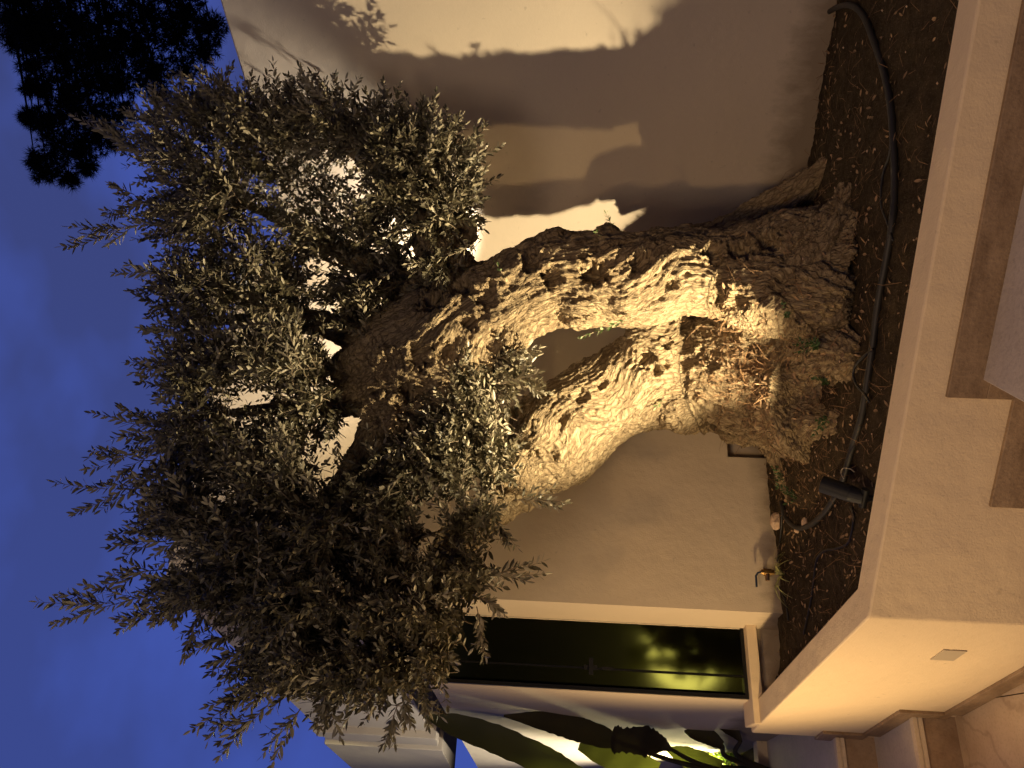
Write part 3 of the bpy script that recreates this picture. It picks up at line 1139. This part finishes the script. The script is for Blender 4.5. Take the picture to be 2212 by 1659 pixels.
for k in range(5200):
    if k < 3400:
        an, rr = random.uniform(0, 2 * PI), abs(random.gauss(0, .5))
        x, y = TREE.x - .05 + math.cos(an) * rr * 1.1, TREE.y - .15 + math.sin(an) * rr * .7
    else:
        x, y = random.uniform(-1.3, 1.7), random.uniform(1.7, 3.6)
    if not in_poly(x, y, soil_poly):
        continue
    p, nrm = surf(x, y)
    if nrm.z < .25:
        continue
    t = (rvec() - nrm * .0)
    t = (t - nrm * t.dot(nrm) * .8)
    if t.length < 1e-3:
        continue
    t.normalize()
    kind = random.random()
    if kind < .36:
        add_leaf(lit, p + nrm * random.uniform(.001, .008), t, nrm + rvec() * .5, random.uniform(.012, .035), random.uniform(.003, .006), 0)
    elif kind < .85:
        L = random.uniform(.03, .10)
        w = .0009
        sd = t.cross(nrm).normalized()
        b0, b1 = p + nrm * .004, p + nrm * random.uniform(.004, .02) + t * L
        mid = (b0 + b1) * .5 + nrm * random.uniform(0, .01) + sd * random.uniform(-.01, .01)
        lit.add([b0 - sd * w, b0 + sd * w, mid + sd * w, mid - sd * w, b1], [(0, 1, 2, 3), (3, 2, 4)], 1)
    else:
        if random.random() < .5:
            continue
        r = random.uniform(.0015, .0045)
        o = p + nrm * r * .5
        a1, a2, a3 = Vector((1, 0, 0)) * r * random.uniform(.7, 1.5), Vector((0, 1, 0)) * r, Vector((0, 0, 1)) * r * .8
        lit.add([o + a1, o + a2, o - a1, o - a2, o + a3, o - a3], [(0, 1, 4), (1, 2, 4), (2, 3, 4), (3, 0, 4), (1, 0, 5), (2, 1, 5), (3, 2, 5), (0, 3, 5)], 2)
tag(lit.build('leaf_litter', [M['litter'], M['needle_litter'], M['rock']]), kind='stuff')

weeds = [((1790, 830), (1740, 815), 'green weed sprig low on the left side of the olive foot', 4), ((1770, 745), (1735, 735), 'leafy weed between the two olive trunks at their foot', 5),
         ((1700, 690), (1690, 672), 'tiny dark weed in the seam between the trunks', 3), ((1700, 1040), (1680, 1010), 'thin weed on the soil beside the house wall', 4),
         ((1725, 1075), (1690, 1075), 'straggly yellow-green weed just behind the spotlight', 5), ((1790, 900), (1760, 910), 'small weed among litter in front of the left trunk', 3)]
for (a, b, lab, n) in weeds:
    loc, nrm = thit(*a)
    if loc is None:
        loc = PS(*a)
    wd = MB()
    for k in range(n):
        d = (P(*b, loc.y - .02) - loc).normalized() + rvec() * .55
        d.z = abs(d.z)
        twig(wd, loc - nrm * .004 if nrm else loc, d, random.uniform(.05, .09), spacing=.012, leafL=.024, leafW=.0045, sr=.0012, bare=.2)
    tag(wd.build('weed', [M['weed_leaf'], M['twig']], loc=loc), lab, 'weed', 'weeds round the olive foot')

# spider plant
sp = MB()
base = PS(1700, 1240)
for k in range(22):
    an = random.uniform(0, 2 * PI)
    L = random.uniform(.09, .17)
    out = Vector((math.cos(an), math.sin(an) * .7, 0))
    pts = []
    for i in range(7):
        t = i / 6
        pts.append(base + out * (L * t * .9) + Vector((0, 0, L * (1.1 * t - 1.15 * t * t) * random.uniform(.9, 1.0) + .01)))
    vs, fs = [], []
    for i, p in enumerate(pts):
        t = i / 6
        w = .0042 * (1 - t) ** .6 + .0004
        d = (pts[min(i + 1, 6)] - pts[max(i - 1, 0)]).normalized()
        sd = d.cross(Vector((0, 0, 1))).normalized()
        vs += [p - sd * w, p + sd * w + Vector((0, 0, .001))]
    for i in range(6):
        fs.append((2 * i, 2 * i + 1, 2 * i + 3, 2 * i + 2))
    sp.add(vs, fs)
tag(sp.build('spider_plant', M['grass_blade'], loc=base), 'small spider plant with striped arching blades under the brass valve', 'plant')


# ------------------------------------------------------------------ pebbles
def rock(xd, yd, rpx, lab, sq):
    p = PS(xd, yd)
    r = rpx * p.y / F_PX
    mb = MB()
    ball(mb, (p.x, p.y, p.z + r * .35), r, sq, 12, 8)
    mb.v = [tuple(Vector(v) + (Vector(v) - p).normalized() * (r * .35 * noise.noise(Vector(v) * 40))) for v in mb.v]
    tag(mb.build('stone', M['rock'], loc=p, smooth=False), lab, 'stone', 'loose stones on the planter soil')


rock(1681, 1126, 15, 'largest rough tan stone on the soil, closest to the house wall', (1.2, .9, .8))
rock(1742, 1130, 9, 'smooth oblong pale stone beside the hose loop', (1.4, .8, .7))
rock(1724, 1146, 6, 'smallest reddish stone, near the pale oblong one', (1.0, .9, .9))

# ------------------------------------------------------------------ hose, cables
def cord(name, px, rad, mat, lab, cat, lift=None, seg=8):
    pts = []
    for q in px:
        pts.append(PS(q[0], q[1], (lift if lift is not None else rad) + (q[2] if len(q) > 2 else 0)))
    pts = [Vector(p) for p in catmull(pts, 8)]
    mb = MB()
    mb.tube(pts, rad, seg)
    return tag(mb.build(name, mat, smooth=True, loc=pts[0]), lab, cat)


cord('hose', [(1672, 420), (1683, 330), (1695, 240), (1718, 150), (1745, 90), (1775, 45), (1810, 18), (1845, 12), (1872, 35), (1895, 90), (1915, 150), (1930, 220), (1937, 300), (1940, 400), (1935, 480),
              (1922, 560), (1905, 650), (1893, 740), (1880, 830), (1868, 900), (1850, 960), (1835, 1010), (1822, 1050), (1800, 1090), (1780, 1115), (1755, 1135), (1728, 1140), (1705, 1120), (1694, 1085)],
     .0105, M['hose'], 'thick dark irrigation hose looping round the olive tree on the soil', 'hose', None, 10)
cord('cable', [(1935, 255), (1930, 330), (1915, 380), (1912, 440), (1925, 480), (1938, 520)], .0035, M['cable'], 'thin black cable crossing the hose at the right end of the bed', 'cable', .012)
cord('cable', [(1900, 755), (1880, 770), (1862, 790), (1857, 812), (1866, 835), (1880, 850), (1893, 870)], .0042, M['cable'], 'black cable bowed out from the wall cap in front of the trunk', 'cable', .02)
cord('cable', [(1842, 1095), (1848, 1120), (1838, 1170), (1810, 1185), (1785, 1190), (1768, 1210), (1762, 1250), (1755, 1300), (1740, 1370)], .0045, M['cable'], 'black cable running from the spotlight round the planter corner', 'cable', .006)
cord('cable', [(1690, 1085), (1692, 1110), (1690, 1150), (1684, 1200), (1680, 1230), (1684, 1262), (1700, 1300), (1706, 1340)], .004, M['cable'], 'black cable lying along the foot of the house wall below the valve', 'cable', .006)
cord('cable', [(1843, 1035), (1836, 1022), (1842, 1012), (1858, 1014), (1866, 1020)], .0018, M['grey_cable'], 'short pale wire curling beside the spotlight', 'wire', .03)

# ------------------------------------------------------------------ spotlight
hub = PS(1880, 1074)
lens_c = P(1776, 1046, 2.44)
rear_c = P(1846, 1069, 2.385)
spot_dir = (lens_c - rear_c).normalized()
spot_t = thing('garden_spotlight', 'black cylindrical spotlight staked in the soil and aimed up at the olive trunk', 'spotlight', hub)
hb = MB()
R_ = .0265
hb.tube([rear_c, rear_c + spot_dir * .012, rear_c + spot_dir * .013, lens_c, lens_c, lens_c - spot_dir * .016, lens_c - spot_dir * .016], [R_ * .9, R_ * .98, R_, R_, R_ * .93, R_ * .93, R_ * .1], 28)
hb.build('housing', M['black_metal'], spot_t, bevel=.002)
ln = MB()
ln.tube([lens_c - spot_dir * .0155, lens_c - spot_dir * .013], [R_ * .86, R_ * .86], 24)
ln.build('lens', M['lens'], spot_t)
bk = MB()
side_v = spot_dir.cross(Vector((0, 0, 1))).normalized()
jt = rear_c - spot_dir * .028
bk.tube([rear_c + spot_dir * .004, jt], [R_ * .95, R_ * .8], 20)
bk.tube([jt - side_v * .03, jt + side_v * .03], .012, 14)
bk.build('knuckle', M['black_metal'], spot_t)
sk_ = MB()
sk_.tube([jt, Vector((jt.x, jt.y, hub.z - .1))], [.010, .006], 10)
sk_.build('stake', M['black_metal'], spot_t)

# ------------------------------------------------------------------ brass valve on the house wall
vp = PV(1652, 1240, K, K + a_dir)
valve = thing('water_valve', 'small brass ball valve with a blue lever on the wall by the spider plant', 'valve', vp)
an_ = -b_dir
off3 = Vector((an_.x, an_.y, 0)) * .035
ad3 = Vector((a_dir.x, a_dir.y, 0))
bo = MB()
c = vp + off3
bo.tube([vp - off3 * .2, c], .009, 12)
bo.tube([c - Vector((0, 0, .03)), c - Vector((0, 0, .018)), c - Vector((0, 0, .018)), c + Vector((0, 0, .016)), c + Vector((0, 0, .016)), c + Vector((0, 0, .026))], [.012, .012, .015, .015, .011, .010], 8)
bo.tube([c + ad3 * .012, c - ad3 * .014, c - ad3 * .014, c - ad3 * .036], [.011, .013, .010, .009], 10)
bo.build('valve_body', M['brass'], valve)
lv = MB()
t0_ = c + Vector((0, 0, .026))
lv.tube([t0_, t0_ + Vector((0, 0, .012)) - ad3 * .004, t0_ + Vector((0, 0, .022)) - ad3 * .018, t0_ + Vector((0, 0, .023)) - ad3 * .065], [.004, .004, .0045, .0045], 8)
lv.build('lever', M['blue_handle'], valve)


# ------------------------------------------------------------------ pine behind the garden wall
PD = 9.0
pine = thing('pine_tree', 'black silhouetted pine with drooping tufted branches above the garden wall', 'tree', (P(0, -500, PD).x, PD, 0))
base = Vector((P(0, -500, PD).x, PD, 0))
pt = MB()
top = base + Vector((-.3, .1, 10.5))
pt.tube([base + Vector((0, 0, -.02)), base.lerp(top, .35) + Vector((.1, 0, 0)), base.lerp(top, .7), top], [.24, .19, .12, .03], 12)
pt.build('trunk', M['pine'], pine, smooth=True)
pc = MB()
pbl = [(20, 40, 60), (90, 40, 60), (160, 50, 65), (240, 40, 65), (320, 30, 65), (400, 25, 55), (455, 60, 38), (440, 110, 34), (380, 80, 55), (400, 150, 34), (300, 100, 60), (330, 160, 46), (345, 205, 26),
       (220, 110, 65), (140, 120, 60), (80, 90, 45), (70, 140, 32), (200, 180, 60), (260, 180, 46), (270, 240, 26), (140, 200, 52), (85, 190, 26), (65, 190, 18), (170, 250, 55), (110, 260, 42), (230, 260, 38), (75, 265, 20),
       (60, 250, 16), (120, 320, 42), (170, 320, 42), (210, 300, 40), (250, 300, 26), (100, 370, 30), (150, 385, 26), (75, 345, 22), (190, 360, 22), (20, -40, 60), (120, -40, 70), (240, -50, 70), (360, -50, 60), (30, 90, 26), (60, 60, 40)]


def tuft(mb, p, d, L, n=15):
    for k in range(n):
        q = (d * .75 + rvec() * .75).normalized()
        sd = q.cross(rvec()).normalized() * .0042
        e = p + q * (L * random.uniform(.7, 1.1))
        mb.add([p - sd, p + sd, e], [(0, 1, 2)])


for (xd, yd, r) in pbl:
    Dp = PD + random.uniform(-.5, .5)
    c = P(xd, yd, Dp)
    rm_ = r * Dp / F_PX
    src = base.lerp(top, min(.98, max(.2, (c.z + .3) / 10.5)))
    br = MB()
    pts = catmull([src, (src + c) * .5 + Vector((0, 0, .25)), c], 5)
    br.tube(pts, [.02 * (1 - i / len(pts)) + .005 for i in range(len(pts))], 5)
    br.build('branch', M['pine'], pine)
    n = int(40 + 210 * (r / 60) ** 2)
    for k in range(n):
        q = Vector(rng.uniform(-1, 1, size=3))
        if q.length > 1:
            q = q.normalized() * random.random()
        p = c + q * rm_ * .95
        d = (q * .8 + rvec() * .5 + Vector((0, 0, .25))).normalized()
        pc.tube([p - d * .12, p], .004, 3, 0, False)
        tuft(pc, p, d, .105)
pc.build('needles', M['pine'], pine)


# ------------------------------------------------------------------ broad leaved plants in the lit bed (left)
def wallD(yd):                   # depth of the side wall along that column
    r = ray(1300, yd)
    n = Vector((c_dir.y, -c_dir.x))
    t = (G2 - Vector((CAM.x, CAM.y))).dot(n) / Vector((r.x, r.y)).dot(n)
    return CAM.y + t * r.y


def blade(mb, pts, widths, fold=.25, nv_=None, mi=0, ragged=0.0):
    rows = catmull([(*p, w) for p, w in zip(pts, widths)], 8)
    n = len(rows)
    vs, fs = [], []
    for i, rr in enumerate(rows):
        p = Vector(rr[:3])
        w = max(.001, rr[3])
        d = (Vector(rows[min(i + 1, n - 1)][:3]) - Vector(rows[max(i - 1, 0)][:3])).normalized()
        nn = (nv_ - d * nv_.dot(d)).normalized()
        sd = d.cross(nn)
        rg = 1 - ragged * random.random()
        for k, (t, h) in enumerate(((-1, fold), (-.55, fold * .45), (0, 0), (.55, fold * .45), (1, fold))):
            ww = w * (rg if k in (0, 4) else 1)
            vs.append(p + sd * (t * ww) + nn * (h * w + .04 * w * math.sin(i * .8 + k * .6)))
    for i in range(n - 1):
        for k in range(4):
            fs.append((i * 5 + k, i * 5 + k + 1, i * 5 + k + 6, i * 5 + k + 5))
    mb.add(vs, fs, mi)


def px_pts(lst, D):
    return [P(x, y, D if not isinstance(D, (list, tuple)) else D[i]) for i, (x, y) in enumerate(lst)]


def plant(name, lab, cat, base_px, Dk, leaves, group=None):
    bp = P(*base_px, Dk)
    bp.z = .338
    root = thing(name, lab, cat, bp, group)
    stalk = MB()
    for (lst, D, wd, mat, ragged, fold) in leaves:
        pts = px_pts(lst, D)
        mb = MB()
        blade(mb, pts, wd, fold, (CAM - pts[len(pts) // 2]).normalized() + rvec() * .25, 0, ragged)
        mb.build('leaf', M[mat], root, smooth=True)
        stalk.tube(catmull([pts[0], (pts[0] + bp) * .5 + Vector((0, 0, .1)), bp], 5), [.010 + .0006 * i for i in range(11)], 7)
    stalk.build('stalk', M['banana_dark'], root, smooth=True)


plant('banana_plant', 'banana plant whose one huge olive-brown leaf crosses the blue sky below the beam', 'plant', (1560, 1750), 3.9,
      [([(1265, 1690), (1190, 1650), (1080, 1600), (990, 1568), (915, 1545)], 3.85, [.05, .068, .07, .058, .008], 'banana', .10, .10)])
plant('banana_plant', 'banana plant with hanging folded brown leaves in front of the glowing side wall', 'plant', (1625, 1690), 4.15,
      [([(1350, 1608), (1295, 1590), (1230, 1570), (1160, 1555), (1088, 1546)], [4.05, 4.0, 3.92, 3.84, 3.78], [.02, .056, .062, .042, .006], 'banana_dark', .10, .35),
       ([(1448, 1618), (1425, 1606), (1385, 1600), (1345, 1598), (1318, 1595)], [4.1, 4.1, 4.0, 3.95, 3.9], [.015, .05, .082, .066, .075], 'banana_dark', .22, .3),
       ([(1420, 1665), (1360, 1645), (1300, 1625), (1250, 1612)], [4.5, 4.45, 4.4, 4.35], [.05, .075, .07, .02], 'banana', .05, .05)])
plant('banana_plant', 'low banana plant with small curled dry leaves by the kerb', 'plant', (1640, 1665), 4.2,
      [([(1560, 1610), (1530, 1592), (1500, 1585), (1478, 1580)], 4.1, [.02, .045, .035, .006], 'banana_dark', .1, .4),
       ([(1600, 1600), (1585, 1582), (1565, 1572), (1550, 1570)], 4.05, [.01, .03, .03, .006], 'banana_dark', .1, .4),
       ([(1560, 1655), (1510, 1645), (1470, 1630), (1440, 1618)], 4.35, [.03, .06, .05, .01], 'banana', .1, .2)])
sh = MB()
sbp = P(1600, 1652, 4.8)
sbp.z = .34
for k in range(14):
    q = sbp + Vector((random.uniform(-.16, .10), random.uniform(-.1, .1), 0))
    d = Vector((random.uniform(-.4, .4), random.uniform(-.3, .3), 1))
    twig(sh, q, d, random.uniform(.10, .26), spacing=.03, leafL=.06, leafW=.014, sr=.003)
tag(sh.build('shrub', [leaf_mat('bright_shrub_leaf', (.14, .22, .03), (.2, .28, .06), .4, .5, 10, (.4, .55, .05)), M['twig']], loc=sbp), 'bright green leafy shrub glowing beside the lamp at the foot of the side wall', 'shrub')

# leafy plant added behind the smoked glass to give its yellow-green glow
ip = MB()
ic = G1.lerp(G2, .22) - gn * .35
ib = Vector((ic.x, ic.y, .5))
for k in range(60):
    d2_ = -gd * random.uniform(.12, .55) - gn * random.uniform(-.2, .5)
    d = Vector((d2_.x, d2_.y, 1))
    twig(ip, ib + Vector((random.uniform(-.08, .08), random.uniform(-.08, .08), 0)), d, random.uniform(.3, .75), spacing=.03, leafL=.08, leafW=.02, sr=.003)
tag(ip.build('glow_shrub', [leaf_mat('glow_leaf', (.20, .22, .03), (.22, .24, .05), .4, .5, 10, (.5, .5, .04)), M['twig']], loc=ib), 'yellow-green leaves added behind the dark glass to make its glow', 'shrub')
# floor inside
# ------------------------------------------------------------------ lights
def look(o, d):
    o.rotation_euler = d.to_track_quat('-Z', 'Y').to_euler()


def spot(name, loc, d, watts, col, ang, blend, size):
    l = bpy.data.lights.new(name, 'SPOT')
    l.energy, l.color, l.spot_size, l.spot_blend, l.shadow_soft_size = watts, col, math.radians(ang), blend, size
    o = bpy.data.objects.new(name, l)
    COL.objects.link(o)
    o.location = loc
    look(o, Vector(d))
    return o


def point(name, loc, watts, col, size):
    l = bpy.data.lights.new(name, 'POINT')
    l.energy, l.color, l.shadow_soft_size = watts, col, size
    o = bpy.data.objects.new(name, l)
    COL.objects.link(o)
    o.location = loc
    return o


def area(name, loc, d, watts, col, size):
    l = bpy.data.lights.new(name, 'AREA')
    l.energy, l.color, l.size = watts, col, size
    o = bpy.data.objects.new(name, l)
    COL.objects.link(o)
    o.location = loc
    look(o, Vector(d))
    return o


spot('tree_spot', lens_c + spot_dir * .004, Vector((.52, .40, .78)), 300, (1, .81, .50), 95, .6, .012)
wl_ = Vector((.62, 3.50, 1.80))
spot('wall_spot', wl_, (P(700, 540, 3.7) - wl_), 130, (1, .90, .76), 110, .6, .03)
spot('path_lamp', (-2.0, 2.25, .85), Vector((.94, .30, .16)), 84, (1, .68, .31), 112, .6, .04)
area('warm_fill', (-1.6, -2.4, 3.4), Vector((1.2, 5.0, -2.3)), 48, (1, .76, .55), 1.0)  # soft warm fill from an unseen source behind the camera
spot('front_fill', (-.7, .35, 2.75), Vector((.55, 1.55, -2.35)), 74, (1, .60, .26), 84, .7, .06)  # unseen warm spot added for planter face and floor, sparing the crown
lp = P(1560, 1636, 4.95)
spot('bed_lamp', (lp.x - .12, lp.y - .02, .42), Vector((.32, -.15, 1)), 330, (1, .93, .50), 130, .7, .04)
spot('beam_spot', (-3.1, 4.6, .55), Vector((.9, .9, 2.1)), 170, (1, .94, .84), 80, .7, .03)
il = Vector((ic.x, ic.y)) - gn * .5 - gd * .1
spot('crown_fill', (-2.15, 1.65, .40), Vector((1.3, .75, 1.9)), 46, (1, .78, .48), 62, .7, .05)  # unseen spot added to brighten the lower left of the olive crown
point('glass_glow', (il.x, il.y, .80), 5, (1, .88, .24), .22)  # unseen light added behind the panes for their yellow-green glow
sl_ = bpy.data.lights.new('sun', 'SUN')
sl_.energy, sl_.color, sl_.angle = .02, (1, .8, .6), math.radians(10)
so = bpy.data.objects.new('sun', sl_)
COL.objects.link(so)
look(so, Vector((.6, -.5, -.25)))

# ------------------------------------------------------------------ dusk sky
w = bpy.data.worlds.new('World')
scene.world = w
w.use_nodes = True
nt = w.node_tree
bg = nt.nodes['Background']
tc = N(nt, 'ShaderNodeTexCoord').outputs['Generated']
sep = N(nt, 'ShaderNodeSeparateXYZ')
nt.links.new(tc, sep.inputs[0])
mp = N(nt, 'ShaderNodeMapping')
mp.inputs['Scale'].default_value = (1.4, 1.4, 2.6)
mp.inputs['Rotation'].default_value = (0, .5, .3)
nt.links.new(tc, mp.inputs[0])
cl = noise_tex(nt, mp.outputs[0], 2.3, 4, .5)
c_ = ramp(nt, cl, [(.42, (.043, .060, .21)), (.60, (.054, .088, .37))])
lr = N(nt, 'ShaderNodeMapRange')
nt.links.new(sep.outputs[0], lr.inputs[0])
lr.inputs[1].default_value, lr.inputs[2].default_value, lr.inputs[3].default_value, lr.inputs[4].default_value = -.45, .1, 1, 0
c_ = mixc(nt, math_n(nt, 'MULTIPLY', lr.outputs[0], .35), c_, (.040, .080, .40))
fr = N(nt, 'ShaderNodeMapRange')
nt.links.new(sep.outputs[1], fr.inputs[0])
fr.inputs[1].default_value, fr.inputs[2].default_value, fr.inputs[3].default_value, fr.inputs[4].default_value = -.1, .6, .28, 1
nt.links.new(c_, bg.inputs['Color'])
nt.links.new(fr.outputs[0], bg.inputs['Strength'])

scene.view_settings.view_transform = 'Standard'
scene.view_settings.look = 'None'
scene.view_settings.exposure = 0
scene.view_settings.gamma = 1
cy = scene.cycles
cy.max_bounces = 6
cy.diffuse_bounces = 3
cy.glossy_bounces = 2
cy.transmission_bounces = 6
cy.transparent_max_bounces = 6
cy.caustics_reflective = False
cy.caustics_refractive = False
cy.sample_clamp_indirect = 4
